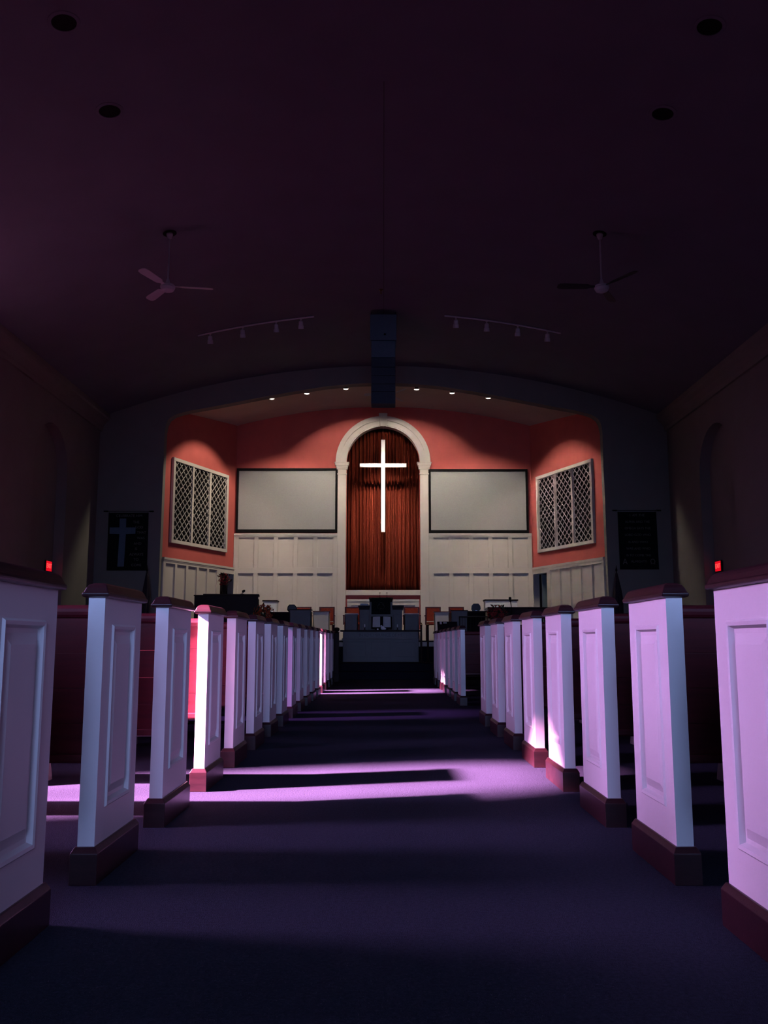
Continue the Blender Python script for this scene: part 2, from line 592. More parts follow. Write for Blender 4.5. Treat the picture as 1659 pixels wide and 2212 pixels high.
for sg in (-1, 1):
    xc = sg * 1.115
    p = MB().box((xc - 0.115, -0.10, 0.30), (xc + 0.115, 0.16, ZS - 0.33)).box((xc - 0.145, -0.14, 0), (xc + 0.145, 0.0, 0.30)).build('pilaster', M['trim'], arch, bevel=0.008)
    mb = MB()
    for z0, z1, e in ((-0.33, -0.30, .015), (-0.30, -0.19, .0), (-0.19, -0.15, .03), (-0.15, -0.09, .045), (-0.09, -0.03, .07), (-0.03, 0.0, .085)):
        mb.box((xc - 0.115 - e, -0.105 - e, ZS + z0), (xc + 0.115 + e, 0.0, ZS + z1))
    mb.build('capital', M['trim'], p, bevel=0.005)
MB().box((-1.0, -0.065, 1.20), (1.0, 0.3, 1.34)).build('sill', M['trim'], arch, bevel=0.008)

# ------------------------------------------------------------------ curtain and cross
mb = MB()
n, rows = 520, 26
grid = []
for j in range(rows + 1):
    v = j / rows
    z = 2.15 + v * 4.50
    row = []
    for i in range(n + 1):
        u = i / n
        x = AX - 1.12 + 2.24 * u
        ph = u * 2 * PI * 22 + 0.8 * math.sin(u * 21) + 0.5 * math.sin(u * 57 + 1)
        amp = 0.060 + 0.016 * math.sin(u * 33)
        flare = max(0, 0.12 - v) / 0.12
        sway = 0.03 * flare * math.sin(u * 40 + 2) + 0.006 * math.sin(v * 6 + u * 30)
        y = 24.12 + amp * math.sin(ph) * (1 - 0.2 * flare) + 0.012 * math.sin(2 * ph + v * 2)
        row.append(mb.bm.verts.new((x + sway, y - 0.03 * flare, z)))
    grid.append(row)
for a, b in zip(grid[:-1], grid[1:]):
    for i in range(n):
        mb.bm.faces.new((a[i], a[i + 1], b[i + 1], b[i]))
cur = mb.build('curtain', M['velvet'], smooth=True)
sol = cur.modifiers.new('cloth', 'SOLIDIFY'); sol.thickness = 0.004
tag(cur, 'red pleated velvet curtain hanging inside the arch behind the cross', 'curtain')

cr = empty('cross', (-0.012, 23.5, 3.665), 'glowing white cross hanging in front of the red curtain', 'cross')
mb = MB().box((-0.052, -0.03, 0), (0.052, 0.03, 2.515)).box((-0.628, -0.029, 1.765), (-0.052, 0.029, 1.865)).box((0.052, -0.029, 1.765), (0.628, 0.029, 1.865))
mb.build('cross_body', M['white'], cr, bevel=0.004)
MB().tube([(0, 0, 2.51), (0, 0.12, 2.97)], 0.003, 6).build('hanging_wire', M['metal'], cr)

# ------------------------------------------------------------------ projection screens
for sg, x0, x1, z0, z1, lab in ((-1, -3.99, -1.247, 3.685, 5.445, 'grey projection screen in a black frame, left of the arch'),
                                (1, 1.223, 3.92, 3.665, 5.425, 'grey projection screen in a black frame, right of the arch')):
    t = empty('projection_screen', ((x0 + x1) / 2, YC - 0.03, z0), lab, 'screen', 'projection screens beside the arch')
    hw, h = (x1 - x0) / 2, z1 - z0
    y0 = -0.045
    MB().box((-hw, y0, 0), (hw, 0.03, 0.085)).box((-hw, y0, h - 0.065), (hw, 0.03, h)).box((-hw, y0, 0.085), (-hw + 0.06, 0.03, h - 0.065)).box((hw - 0.06, y0, 0.085), (hw, 0.03, h - 0.065)).build('frame', M['black'], t, bevel=0.004)
    MB().box((-hw + 0.05, -0.02, 0.07), (hw - 0.05, 0.0, h - 0.05)).build('screen_surface', M['screen'], t)

# ------------------------------------------------------------------ lattice grilles on the angled chancel walls
for sg, x0, x1, z0, z1, lab in ((-1, 0.27, 2.84, 3.10, 5.17, 'white lattice grille of three bays on the left coral chancel wall'),
                                (1, 0.35, 2.96, 3.10, 5.15, 'white lattice grille of three bays on the right coral chancel wall')):
    mx = side_frame(sg)
    org = mx @ Vector((x0, z0, 0))
    t = empty('lattice_grille', org, lab, 'lattice grille', 'lattice grilles on the chancel side walls')
    R3 = mx.to_3x3().to_4x4()
    W_, H_ = x1 - x0, z1 - z0
    fr = 0.085
    mb = MB().box((0, 0, 0), (W_, fr, 0.07)).box((0, H_ - fr, 0), (W_, H_, 0.07)).box((0, fr, 0), (fr, H_ - fr, 0.07)).box((W_ - fr, fr, 0), (W_, H_ - fr, 0.07))
    mb.bm.transform(R3); mb.build('frame', M['trim'], t, bevel=0.006)
    bw = (W_ - 2 * fr) / 3
    for k in (1, 2):
        mb = MB().box((fr + bw * k - 0.035, fr, 0), (fr + bw * k + 0.035, H_ - fr, 0.06)); mb.bm.transform(R3); mb.build('mullion', M['trim'], t, bevel=0.005)
    mb = MB().box((0.03, 0.03, 0.001), (W_ - 0.03, H_ - 0.03, 0.006)); mb.bm.transform(R3); mb.build('backing', M['black'], t)
    mb = MB()
    for k in range(3):
        a0, a1 = fr + bw * k + (0.035 if k else 0), fr + bw * (k + 1) - (0.035 if k < 2 else 0)
        b0, b1 = fr, H_ - fr
        slope = 0.97
        step = 0.19
        for s_ in (1, -1):
            c = -slope * 2
            c = b0 - slope * (a1 - a0) if s_ > 0 else b0
            while c < b1 + (0 if s_ > 0 else slope * (a1 - a0)):
                # line z = c + s_*slope*(x-a0), clip to the bay
                pts = []
                xa, xb = a0, a1
                f = lambda x: c + s_ * slope * (x - a0)
                g = lambda z: a0 + (z - c) / (s_ * slope)
                lo, hi = sorted((g(b0), g(b1)))
                xa, xb = max(xa, lo), min(xb, hi)
                if xb - xa > 0.01:
                    za, zb = f(xa), f(xb)
                    d = Vector((xb - xa, zb - za)).normalized()
                    nx, nz = -d.y * 0.007, d.x * 0.007
                    zz = 0.02 if s_ > 0 else 0.030
                    mb.loft([[Vector((xa + nx, za + nz, z)), Vector((xb + nx, zb + nz, z)), Vector((xb - nx, zb - nz, z)), Vector((xa - nx, za - nz, z))] for z in (zz, zz + 0.012)])
                c += step
    mb.bm.transform(R3); mb.build('lattice', M['trim'], t)

# ------------------------------------------------------------------ pews
PX, PZT, PZB, PD = 0.9505, 0.926, 0.115, 0.458
ORD = ['', 'first', 'second', 'third', 'fourth', 'fifth', 'sixth', 'seventh', 'eighth', 'ninth', 'tenth', 'eleventh', 'twelfth', 'thirteenth',
       'fourteenth', 'fifteenth', 'sixteenth', 'seventeenth']
PEW_LEN = 4.75


def panel_face(mb, xs, dirx):
    """moulded raised field on a pew end, rings from the outer edge to the raised field; xs face plane, dirx outward sign"""
    rings = []
    for (y0, y1, z0, z1), d in (((0, PD, PZB, PZT), 0.0), ((0.088, PD - 0.088, 0.225, 0.838), 0.0), ((0.094, PD - 0.094, 0.231, 0.832), 0.007),
                                ((0.104, PD - 0.104, 0.241, 0.822), 0.005), ((0.112, PD - 0.112, 0.249, 0.814), -0.010),
                                ((0.122, PD - 0.122, 0.262, 0.801), -0.010), ((0.148, PD - 0.148, 0.292, 0.771), 0.001)):
        x = xs + dirx * d
        rings.append([(x, y0, z0), (x, y1, z0), (x, y1, z1), (x, y0, z1)])
    return rings


def make_pew(side):
    """local origin at the aisle-side rear floor corner; the body runs to -x (left pews), mirrored for the right"""
    mir = side > 0
    t = empty('pew', (0, 0, 0), '', 'pew', 'pews left of the aisle' if side < 0 else 'pews right of the aisle')
    T = 0.056
    for k, xo in enumerate((0.0, -PEW_LEN)):
        mb = MB()
        a = panel_face(mb, xo, 1)
        b = panel_face(mb, xo - T, -1)
        bm = mb.bm
        va = [[bm.verts.new(p) for p in r] for r in a]
        vb = [[bm.verts.new(p) for p in r] for r in b]
        for rs in (va, vb):
            for r0, r1 in zip(rs[:-1], rs[1:]):
                for i in range(4):
                    j = (i + 1) % 4
                    bm.faces.new((r0[i], r0[j], r1[j], r1[i]))
            bm.faces.new(rs[-1])
        for i in range(4):
            j = (i + 1) % 4
            bm.faces.new((va[0][i], va[0][j], vb[0][j], vb[0][i]))
        e = mb.build('end_panel', M['paint'], t, mirror=mir)
        # cap: stacked profile with sloped sides and ends
        mb = MB()
        cx = xo - T / 2
        rings = []
        for hx, ey, z in ((0.036, 0.008, PZT), (0.046, 0.020, PZT + 0.004), (0.047, 0.022, PZT + 0.015), (0.042, 0.017, PZT + 0.019), (0.036, 0.010, PZT + 0.034), (0.030, 0.002, PZT + 0.044), (0.018, -0.012, PZT + 0.050)):
            rings.append([Vector((cx - hx, -ey, z)), Vector((cx + hx, -ey, z)), Vector((cx + hx, PD + ey, z)), Vector((cx - hx, PD + ey, z))])
        mb.loft(rings)
        mb.build('end_cap', M['mahogany'], t, mirror=mir, bevel=0.003)
        mb = MB()
        rings = []
        for hx, ey, z in ((0.045, 0.020, 0.0), (0.045, 0.020, 0.098), (0.034, 0.009, PZB + 0.002)):
            rings.append([Vector((cx - hx, -ey, z)), Vector((cx + hx, -ey, z)), Vector((cx + hx, PD + ey, z)), Vector((cx - hx, PD + ey, z))])
        mb.loft(rings)
        mb.build('plinth', M['mahogany'], t, mirror=mir, bevel=0.002)
    x0, x1 = -PEW_LEN + 0.001, -T - 0.001
    # raked back of horizontal boards
    mb = MB()
    def back_y(z):
        return 0.05 + (0.87 - z) * 0.16
    zs = [0.385, 0.50, 0.62, 0.74, 0.865]
    for za, zb in zip(zs[:-1], zs[1:]):
        q = [(back_y(za + 0.0007), za + 0.0007), (back_y(zb - 0.0007), zb - 0.0007), (back_y(zb - 0.0007) + 0.026, zb - 0.0007), (back_y(za + 0.0007) + 0.026, za + 0.0007)]
        mb.prism(q, lambda p: Vector((x0, p[0], p[1])), lambda p: Vector((x1, p[0], p[1])))
    mb.build('backrest', M['cherry'], t, mirror=mir, bevel=0.001)
    mb = MB()
    q = []
    for k in range(14):
        a = 2 * PI * k / 14
        q.append((0.062 + 0.032 * math.cos(a), 0.880 + 0.024 * math.sin(a)))
    mb.prism(q, lambda p: Vector((x0, p[0], p[1])), lambda p: Vector((x1, p[0], p[1])))
    mb.build('top_rail', M['cherry'], t, mirror=mir, smooth=False)
    MB().box((x0, 0.115, 0.365), (x1, PD + 0.0, 0.395)).box((x0, PD - 0.03, 0.33), (x1, PD + 0.005, 0.395)).build('seat', M['cherry'], t, mirror=mir, bevel=0.006)
    for xm in (-0.97, -2.40, -3.80):
        mb = MB()
        mb.prism([(0.15, 0.0), (0.42, 0.0), (0.40, 0.06), (0.36, 0.15), (0.40, 0.33), (0.40, 0.364), (0.13, 0.364), (0.18, 0.15)],
                 lambda p: Vector((xm - 0.02, p[0], p[1])), lambda p: Vector((xm + 0.02, p[0], p[1])))
        mb.build('support_leg', M['grey_wood'], t, mirror=mir)
    return t


EXTRA_L = {1: 'cut by the picture edge', 2: 'end in dim blue light', 3: 'end face pale lilac', 4: 'end face blazing white',
           5: 'end face pink', 9: 'end face partly sunlit', 14: 'end face sunlit', 17: 'nearest the altar'}
EXTRA_R = {1: 'cut by the picture edge', 2: 'end lilac and blue', 4: 'sunlit at its foot', 5: 'sunlit at its foot', 8: 'last before the gap',
           11: 'first after the gap', 17: 'nearest the altar'}
for side, rows, EX in ((-1, list(range(1, 18)), EXTRA_L), (1, [1, 2, 3, 4, 5, 6, 7, 8, 11, 12, 13, 14, 15, 16, 17], EXTRA_R)):
    proto = make_pew(side)
    for i, k in enumerate(rows):
        o = proto if i == 0 else copy_tree(proto)
        o.location = (side * PX, 3.023 + (k - 2) * 0.9, 0)
        sd = 'left' if side < 0 else 'right'
        lab = 'white-ended pew %s of the aisle, %s row from camera' % (sd, ORD[k])
        if k in EX:
            lab += ', ' + EX[k]
        o['label'] = lab

# ------------------------------------------------------------------ communion table and things on it
t = empty('communion_table', (-0.062, 19.9, 0.33), 'grey panelled communion table at the end of the aisle with dark top', 'table')
MB().box((-0.84, 0, 0.0), (0.84, 0.62, 0.665)).build('body', M['grey_wood'], t, bevel=0.004)
for a, b in ((-0.80, -0.30), (-0.25, 0.25), (0.30, 0.80)):
    mb = MB()
    mb.box((a + 0.03, -0.012, 0.10), (b - 0.03, 0.001, 0.12)).box((a + 0.03, -0.012, 0.43), (b - 0.03, 0.001, 0.45)).box((a + 0.03, -0.012, 0.12), (a + 0.05, 0.001, 0.43)).box((b - 0.05, -0.012, 0.12), (b - 0.03, 0.001, 0.43))
    mb.build('panel_moulding', M['grey_wood'], t, bevel=0.003)
MB().box((-0.86, -0.02, 0.49), (0.86, 0.64, 0.515)).build('frieze_moulding', M['grey_wood'], t, bevel=0.006)
MB().box((-0.90, -0.05, 0.665), (0.90, 0.67, 0.70)).build('table_top', M['dark_wood'], t, bevel=0.008)
lettering([('IN REMEMBRANCE OF ME', 0, 0.585, 0.085)], frame_xz(-0.001), 'carved_lettering', M['metal'], t, 0.002)
TZ = 1.03
# open bible on a stand
t = empty('bible_stand', (-0.042, 20.12, TZ), 'open bible propped on a black stand in the middle of the communion table', 'book')
rt = Matrix.Translation((0, 0, 0.05)) @ Matrix.Rotation(math.radians(-22), 4, 'X')
mb = MB().box((-0.235, 0.005, 0.0), (0.235, 0.02, 0.28)).box((-0.235, -0.05, -0.015), (0.235, 0.02, 0.0)); mb.bm.transform(rt); mb.box((-0.15, -0.03, 0), (0.15, 0.16, 0.05)); mb.build('stand', M['black'], t, bevel=0.003)
for sg in (-1, 1):
    mb = MB()
    pr = [(0.0, 0.0), (0.02, -0.022), (0.07, -0.03), (0.14, -0.022), (0.205, -0.012), (0.205, 0.004), (0.0, 0.004)]
    mb.prism([(sg * x, y) for x, y in pr], lambda p: Vector((p[0], p[1], 0.012)), lambda p: Vector((p[0] * 0.97, p[1], 0.262)))
    mb.bm.transform(rt); mb.build('pages', M['page'], t)
mb = MB().box((-0.035, -0.036, -0.0), (0.035, -0.028, 0.268)); mb.bm.transform(rt); mb.build('ribbon', M['black'], t)
for x, lab in ((-0.42, 'small white candle standing left of the open bible'), (0.31, 'small white candle standing right of the open bible')):
    t = empty('candle', (x, 19.97, TZ), lab, 'candle', 'candles on the communion table')
    MB().lathe([(0.03, 0), (0.03, 0.006), (0.012, 0.012), (0.012, 0.05), (0.022, 0.056), (0.022, 0.062)], n=14).build('candle_holder', M['dark_wood'], t)
    MB().lathe([(0.011, 0.06), (0.011, 0.125), (0.002, 0.13)], n=12).build('wax', M['white'], t, smooth=True)
o = MB().ball((0, 0, 0.045), 0.045, 12, (1, 0.7, 0.9)).ball((-0.03, 0, 0.085), 0.025, 10).ball((0.04, 0, 0.03), 0.03, 10, (1.3, 0.7, 0.8)).build('dove_ornament', M['white'], smooth=True, loc=(-0.02, 19.94, TZ))
tag(o, 'small white ornament lying in front of the open bible', 'ornament')
o = MB().lathe([(0.012, 0), (0.018, 0.004), (0.02, 0.03), (0.015, 0.032)], n=14).build('communion_cup', M['white'], smooth=True, loc=(-0.13, 19.93, TZ))
tag(o, 'tiny white cup on the communion table left of the ornament', 'cup')

# ------------------------------------------------------------------ pulpit
t = empty('pulpit', (-0.06, 21.05, 0.80), 'grey pulpit behind the communion table with stepped wings and dark top', 'pulpit')
MB().box((-0.50, 0.02, 0), (-0.26, 0.50, 0.74)).box((0.26, 0.02, 0), (0.50, 0.50, 0.74)).box((-0.27, 0.0, 0), (0.27, 0.55, 0.92)).build('body', M['grey_wood'], t, bevel=0.005)
for sg in (-1, 1):
    mb = MB()
    for z0, z1, e in ((0.72, 0.755, 0.012), (0.755, 0.785, 0.022), (0.785, 0.82, 0.035)):
        a, b = sorted((sg * 0.26, sg * (0.505 + e)))
        mb.box((a, 0.02 - e, z0), (b, 0.52, z1))
    mb.build('wing_cornice', M['dark_wood'], t, bevel=0.004)
    a, b = sorted((sg * 0.30, sg * 0.46))
    mb = MB().box((a, 0.008, 0.12), (b, 0.021, 0.62))
    mb.build('wing_panel', M['grey_wood'], t, bevel=0.005)
mb = MB()
mb.loft([[Vector((-0.27, 0.0, 0.90)), Vector((0.27, 0.0, 0.90)), Vector((0.27, 0.5, 0.90)), Vector((-0.27, 0.5, 0.90))], [Vector((-0.275, -0.03, 0.955)), Vector((0.275, -0.03, 0.955)), Vector((0.275, 0.5, 1.0)), Vector((-0.275, 0.5, 1.0))],
         [Vector((-0.29, -0.045, 0.985)), Vector((0.29, -0.045, 0.985)), Vector((0.29, 0.52, 1.04)), Vector((-0.29, 0.52, 1.04))]])
mb.build('reading_desk', M['dark_wood'], t, bevel=0.004)
pulpit_y = 21.05
o = empty('pulpit_cloth', (-0.06, 21.0, 1.415), 'black cloth with embroidered emblem hanging on the front of the pulpit', 'cloth')
mb = MB().box((-0.225, -0.012, 0.0), (0.225, 0.0, 0.36)).box((-0.225, -0.02, 0.36), (0.225, 0.04, 0.377)); mb.build('cloth', M['banner'], o, bevel=0.003)
mb = MB()
for k in range(3):
    a0 = PI / 2 + 2 * PI * k / 3
    c = Vector((0.028 * math.cos(a0), -0.014, 0.19 + 0.028 * math.sin(a0)))
    pts = []
    for q in range(17):
        a = a0 - 2.05 + 4.1 * q / 16
        pts.append(c + Vector((0.055 * math.cos(a), 0, 0.055 * math.sin(a))))
    mb.tube(pts, 0.004, 5)
mb.build('emblem', M['dark_thread'], o)
o = MB().box((-0.09, -0.12, 0), (0.09, 0.12, 0.05)).box((-0.085, -0.115, 0.008), (0.094, 0.122, 0.042)).build('hymn_book', M['mahogany'], loc=(-0.46, 21.24, 1.62), bevel=0.004)
tag(o, 'dark red book lying on the left wing of the pulpit', 'book')
for x, lab in ((-0.085, 'left of the two thin microphones on the pulpit'), (0.08, 'right of the two thin microphones on the pulpit')):
    t = empty('microphone', (x, 21.22, 1.80), lab, 'microphone', 'gooseneck microphones on the pulpit')
    MB().lathe([(0.022, 0), (0.022, 0.012), (0.006, 0.018), (0.006, 0.03)], n=12).build('mic_base', M['black'], t)
    MB().tube([(0, 0, 0.02), (0, 0.005, 0.07), (0, 0.02, 0.11), (0, 0.04, 0.125)], 0.005, 6).build('gooseneck', M['black'], t)
    MB().ball((0, 0.05, 0.128), 0.012, 8).build('mic_head', M['black'], t)

# ------------------------------------------------------------------ chancel chairs
def make_chair():
    t = empty('chancel_chair', (0, 0, 0), '', 'chair', 'red-backed chairs along the chancel back wall')
    MB().box((-0.19, -0.22, 0.40), (0.19, 0.20, 0.47)).build('seat', M['red_seat'], t, bevel=0.015)
    MB().box((-0.165, 0.185, 0.50), (0.165, 0.225, 0.835)).build('backrest', M['red_seat'], t, bevel=0.012)
    MB().box((-0.20, 0.19, 0.40), (-0.165, 0.23, 0.86)).box((0.165, 0.19, 0.40), (0.20, 0.23, 0.86)).box((-0.20, 0.19, 0.835), (0.20, 0.23, 0.865)).build('back_frame', M['cherry'], t, bevel=0.004)
    for sx in (-1, 1):
        for y in (-0.20, 0.21):
            MB().tube([(sx * 0.175, y, 0), (sx * 0.175, y, 0.40)], 0.018, 8).build('leg', M['cherry'], t)
        MB().box((sx * 0.21 - 0.02, -0.20, 0.62), (sx * 0.21 + 0.02, 0.20, 0.645)).box((sx * 0.21 - 0.015, -0.17, 0.40), (sx * 0.21 + 0.015, -0.14, 0.62)).build('armrest', M['cherry'], t, bevel=0.006)
    return t


ch = [(-2.06, 'far-left red-backed chair, mostly behind the dark panel by the monitor'), (-1.46, 'red-backed chair second from the left, beside the left pilaster'),
      (-0.80, 'red-backed chair just left of the pulpit'), (0.72, 'red-backed chair just right of the pulpit'),
      (1.28, 'red-backed chair just right of the right pilaster'), (1.88, 'far-right red-backed chair, behind the grey panel')]
proto = make_chair()
for i, (x, lab) in enumerate(ch):
    o = proto if i == 0 else copy_tree(proto)
    o.location = (x, 22.85, 0.80)
    o['label'] = lab

# ------------------------------------------------------------------ choir desks (panels with a ledge; spot light painted in by paler colours)
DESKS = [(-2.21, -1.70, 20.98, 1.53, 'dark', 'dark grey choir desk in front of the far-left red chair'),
         (-1.75, -1.345, 22.2, 1.53, 'lit', 'choir desk painted pale as if spotlit, brown ledge, left of the left pilaster foot'),
         (-0.915, -0.612, 21.2, 1.44, 'white', 'grey choir desk with ledge painted bright as if lit, left beside the pulpit'),
         (0.495, 0.84, 21.2, 1.44, 'white', 'grey choir desk with ledge painted bright as if lit, right beside the pulpit'),
         (1.265, 1.635, 22.2, 1.52, 'lit', 'choir desk painted pale as if spotlit, brown ledge, right of the right pilaster foot'),
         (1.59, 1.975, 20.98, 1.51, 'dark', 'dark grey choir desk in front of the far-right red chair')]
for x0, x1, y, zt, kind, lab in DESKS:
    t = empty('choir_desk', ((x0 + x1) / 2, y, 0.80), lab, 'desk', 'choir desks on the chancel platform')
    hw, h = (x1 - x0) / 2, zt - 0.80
    MB().box((-hw, 0, 0), (hw, 0.025, h - 0.02)).box((-hw, 0, 0), (-hw + 0.02, 0.28, h - 0.06)).box((hw - 0.02, 0, 0), (hw, 0.28, h - 0.06)).build('panel', M['grey_wood'] if kind != 'lit' else M['trim'], t, bevel=0.003)  # spotlit desks get a paler panel colour in place of light
    MB().box((-hw - 0.01, -0.015, h - 0.022), (hw + 0.01, 0.30, h)).build('ledge', M['dark_wood'] if kind == 'dark' else (M['cherry'] if kind == 'lit' else M['trim']), t, bevel=0.003)  # white ledge colour stands for lamp light on the top edge

# ------------------------------------------------------------------ organ, piano, cabinets, monitors
t = empty('organ', (-3.77, 21.2, 0.80), 'large dark wood organ console seen from behind, left of the chancel', 'organ', rz=math.radians(6))
MB().box((-0.72, 0, 0), (0.78, 0.10, 1.05)).box((-0.72, 0.1, 0), (-0.68, 0.7, 1.0)).box((0.74, 0.1, 0), (0.78, 0.7, 1.0)).box((-0.68, 0.1, 0.62), (0.74, 0.62, 0.72)).build('console', M['dark_wood'], t, bevel=0.006)
MB().box((-0.52, 0.0, 1.05), (0.80, 0.42, 1.10)).box((-0.74, 0.0, 1.05), (-0.52, 0.42, 1.075)).build('lid', M['dark_wood'], t, bevel=0.006)
for z in (0.73, 0.80):
    MB().box((-0.55, 0.30, z), (0.60, 0.46, z + 0.02)).build('keyboard', M['page'], t)
o = empty('desk_lamp', (-3.40, 21.40, 1.90), 'small dark gooseneck lamp on top of the organ', 'lamp')
MB().lathe([(0.05, 0), (0.05, 0.012), (0.01, 0.02)], n=14).build('lamp_base', M['black'], o)
MB().tube([(0, 0, 0.01), (0.0, 0, 0.05), (0.03, 0, 0.075)], 0.008, 6).build('lamp_stem', M['black'], o)
mb = MB().lathe([(0.006, 0.05), (0.03, 0.03), (0.032, -0.03), (0.001, -0.032)], n=12, R=Euler((0, 1.0, 0)).to_matrix()); mb.bm.transform(Matrix.Translation((0.03, 0, 0.075))); mb.build('lamp_shade', M['black'], o)


def flowers(root, c, rad, m_bloom, nb, seed, leaf=True):
    rnd = random.Random(seed)
    mb = MB()
    ml = MB()
    for k in range(nb):
        while True:
            p = Vector((rnd.uniform(-1, 1), rnd.uniform(-1, 1), rnd.uniform(-0.6, 1)))
            if 0.4 < p.length < 1.0:
                break
        q = Vector((p.x * rad[0], p.y * rad[1], p.z * rad[2])) + Vector(c)
        nrm = p.normalized()
        u = nrm.cross(Vector((0.3, 0.2, 1))).normalized()
        v = nrm.cross(u)
        R = rnd.uniform(0.018, 0.038)
        for s_ in range(6):
            a = 2 * PI * s_ / 6 + rnd.random()
            d = u * math.cos(a) + v * math.sin(a)
            e = u * -math.sin(a) + v * math.cos(a)
            b0 = mb.bm.verts.new(q)
            b1 = mb.bm.verts.new(q + d * R * 0.6 + e * R * 0.4 + nrm * R * 0.3)
            b2 = mb.bm.verts.new(q + d * R * 1.2 + nrm * R * 0.15)
            b3 = mb.bm.verts.new(q + d * R * 0.6 - e * R * 0.4 + nrm * R * 0.3)
            mb.bm.faces.new((b0, b1, b2, b3))
        if k % 2 == 0:
            ml.tube([Vector(c) + Vector((0, 0, -rad[2] * 0.9)), (Vector(c) + q) / 2 + Vector((0, 0, 0.02)), q], 0.003, 4)
            d = (u + nrm * 0.8).normalized()
            L_ = rnd.uniform(0.05, 0.09)
            l0 = ml.bm.verts.new(q - nrm * 0.04)
            l1 = ml.bm.verts.new(q + d * L_ * 0.5 + v * 0.016)
            l2 = ml.bm.verts.new(q + d * L_)
            l3 = ml.bm.verts.new(q + d * L_ * 0.5 - v * 0.016)
            ml.bm.faces.new((l0, l1, l2, l3))
    mb.build('blooms', m_bloom, root)
    ml.build('foliage', M['leaf'], root)


VASE = [(0.05, 0), (0.055, 0.01), (0.03, 0.03), (0.055, 0.08), (0.075, 0.14), (0.055, 0.19), (0.065, 0.21), (0.055, 0.205), (0.04, 0.15), (0.01, 0.1)]
t = empty('flower_arrangement', (-3.83, 21.35, 1.90), 'dark vase of red flowers standing on the organ in front of the left doorway', 'flowers')
MB().lathe(VASE, n=18).build('vase', M['dark_wood'], t, smooth=True)
flowers(t, (0, 0, 0.33), (0.16, 0.13, 0.17), M['bloom_red'], 70, 3)
for x, y, zt, mb_, sd, lab, slab in ((-2.60, 19.35, 1.18, M['bloom_orange'], 5, 'orange flower arrangement on a stand left of the altar', 'dark flower stand left of the communion table'),
                                     (2.47, 19.35, 1.16, M['bloom_red'], 9, 'bushy red flower arrangement on a stand right of the altar', 'dark flower stand right of the communion table')):
    t = empty('flower_stand', (x, y, 0.33), slab, 'stand', 'flower stands on the altar step')
    h = zt - 0.33
    MB().lathe([(0.17, 0), (0.17, 0.025), (0.05, 0.05), (0.032, 0.12), (0.032, h - 0.1), (0.06, h - 0.05), (0.14, h - 0.03), (0.14, h)], n=20).build('pedestal', M['dark_wood'], t)
    t = empty('flower_arrangement', (x, y, zt), lab, 'flowers')
    MB().lathe([(0.07, 0), (0.10, 0.02), (0.12, 0.08), (0.11, 0.085), (0.09, 0.03), (0.01, 0.02)], n=18).build('bowl', M['dark_wood'], t, smooth=True)
    flowers(t, (0, 0, 0.20), (0.23, 0.2, 0.22), mb_, 150, sd)

for x0, x1, y, zt, lab in ((-3.12, -2.77, 23.1, 1.84, 'small white cabinet with dark wooden top, half hidden by the organ'),
                           (2.64, 3.47, 23.1, 1.86, 'white cabinet with dark wooden top against the right of the chancel back wall')):
    t = empty('cabinet', ((x0 + x1) / 2, y, 0.80), lab, 'cabinet', 'white cabinets by the chancel back wall')
    hw, h = (x1 - x0) / 2, zt - 0.8
    MB().box((-hw, 0, 0), (hw, 0.38, h - 0.03)).build('body', M['white'], t, bevel=0.004)
    MB().box((-hw - 0.02, -0.03, h - 0.035), (hw + 0.02, 0.40, h)).build('top', M['dark_wood'], t, bevel=0.004)
    for a, b in ((-hw + 0.02, -0.005), (0.005, hw - 0.02)):
        d = MB().box((a, -0.018, 0.06), (b, 0.0, h - 0.08)).build('door', M['white'], t, bevel=0.003)
        MB().ball(((b if a < -0.1 and b < 0 else a) * 0.9, -0.03, h * 0.5), 0.012, 8).build('knob', M['brass'], d)

for x, w_, zt, lab, mlab in ((-2.40, 0.62, 1.48, 'low black cabinet left of the chancel under the monitor speaker', 'black monitor speaker on the left cabinet in front of the chairs'),
                       (2.22, 0.44, 1.50, 'low black cabinet right of the chancel under the monitor speaker', 'dark grey monitor speaker on the right cabinet, left of the red flowers')):
    t = empty('equipment_cabinet', (x, 21.35, 0.80), lab, 'cabinet', 'equipment cabinets on the chancel platform')
    h = zt - 0.80
    MB().box((-w_ / 2, 0, 0), (w_ / 2, 0.4, h - 0.03)).build('body', M['black'], t, bevel=0.005)
    MB().box((-w_ / 2 - 0.015, -0.015, h - 0.03), (w_ / 2 + 0.015, 0.415, h)).build('top', M['dark_wood'], t, bevel=0.004)
    mx_ = x + (0.2 if x < 0 else 0.0)
    t = empty('monitor_speaker', (mx_, 21.5, zt), mlab, 'speaker', 'monitor speakers on the chancel platform')
    mb = MB()
    oc = [(-0.075, 0.0), (0.075, 0.0), (0.115, 0.05), (0.105, 0.13), (0.06, 0.18), (-0.06, 0.18), (-0.105, 0.13), (-0.115, 0.05)]
    mb.prism(oc, lambda p: Vector((p[0], -0.09, p[1])), lambda p: Vector((p[0] * 0.85, 0.10, p[1] * 0.95)))
    mb.build('case', M['black'] if x < 0 else M['speaker_dark'], t, bevel=0.006)
    mb = MB(); mb.prism([(a * 0.8, 0.09 + (b - 0.09) * 0.8) for a, b in oc], lambda p: Vector((p[0], -0.096, p[1])), lambda p: Vector((p[0], -0.089, p[1])))
    mb.build('grille', M['metal'], t)
    MB().box((-0.02, -0.099, 0.012), (0.03, -0.093, 0.018)).build('badge', M['cap_metal'], t)

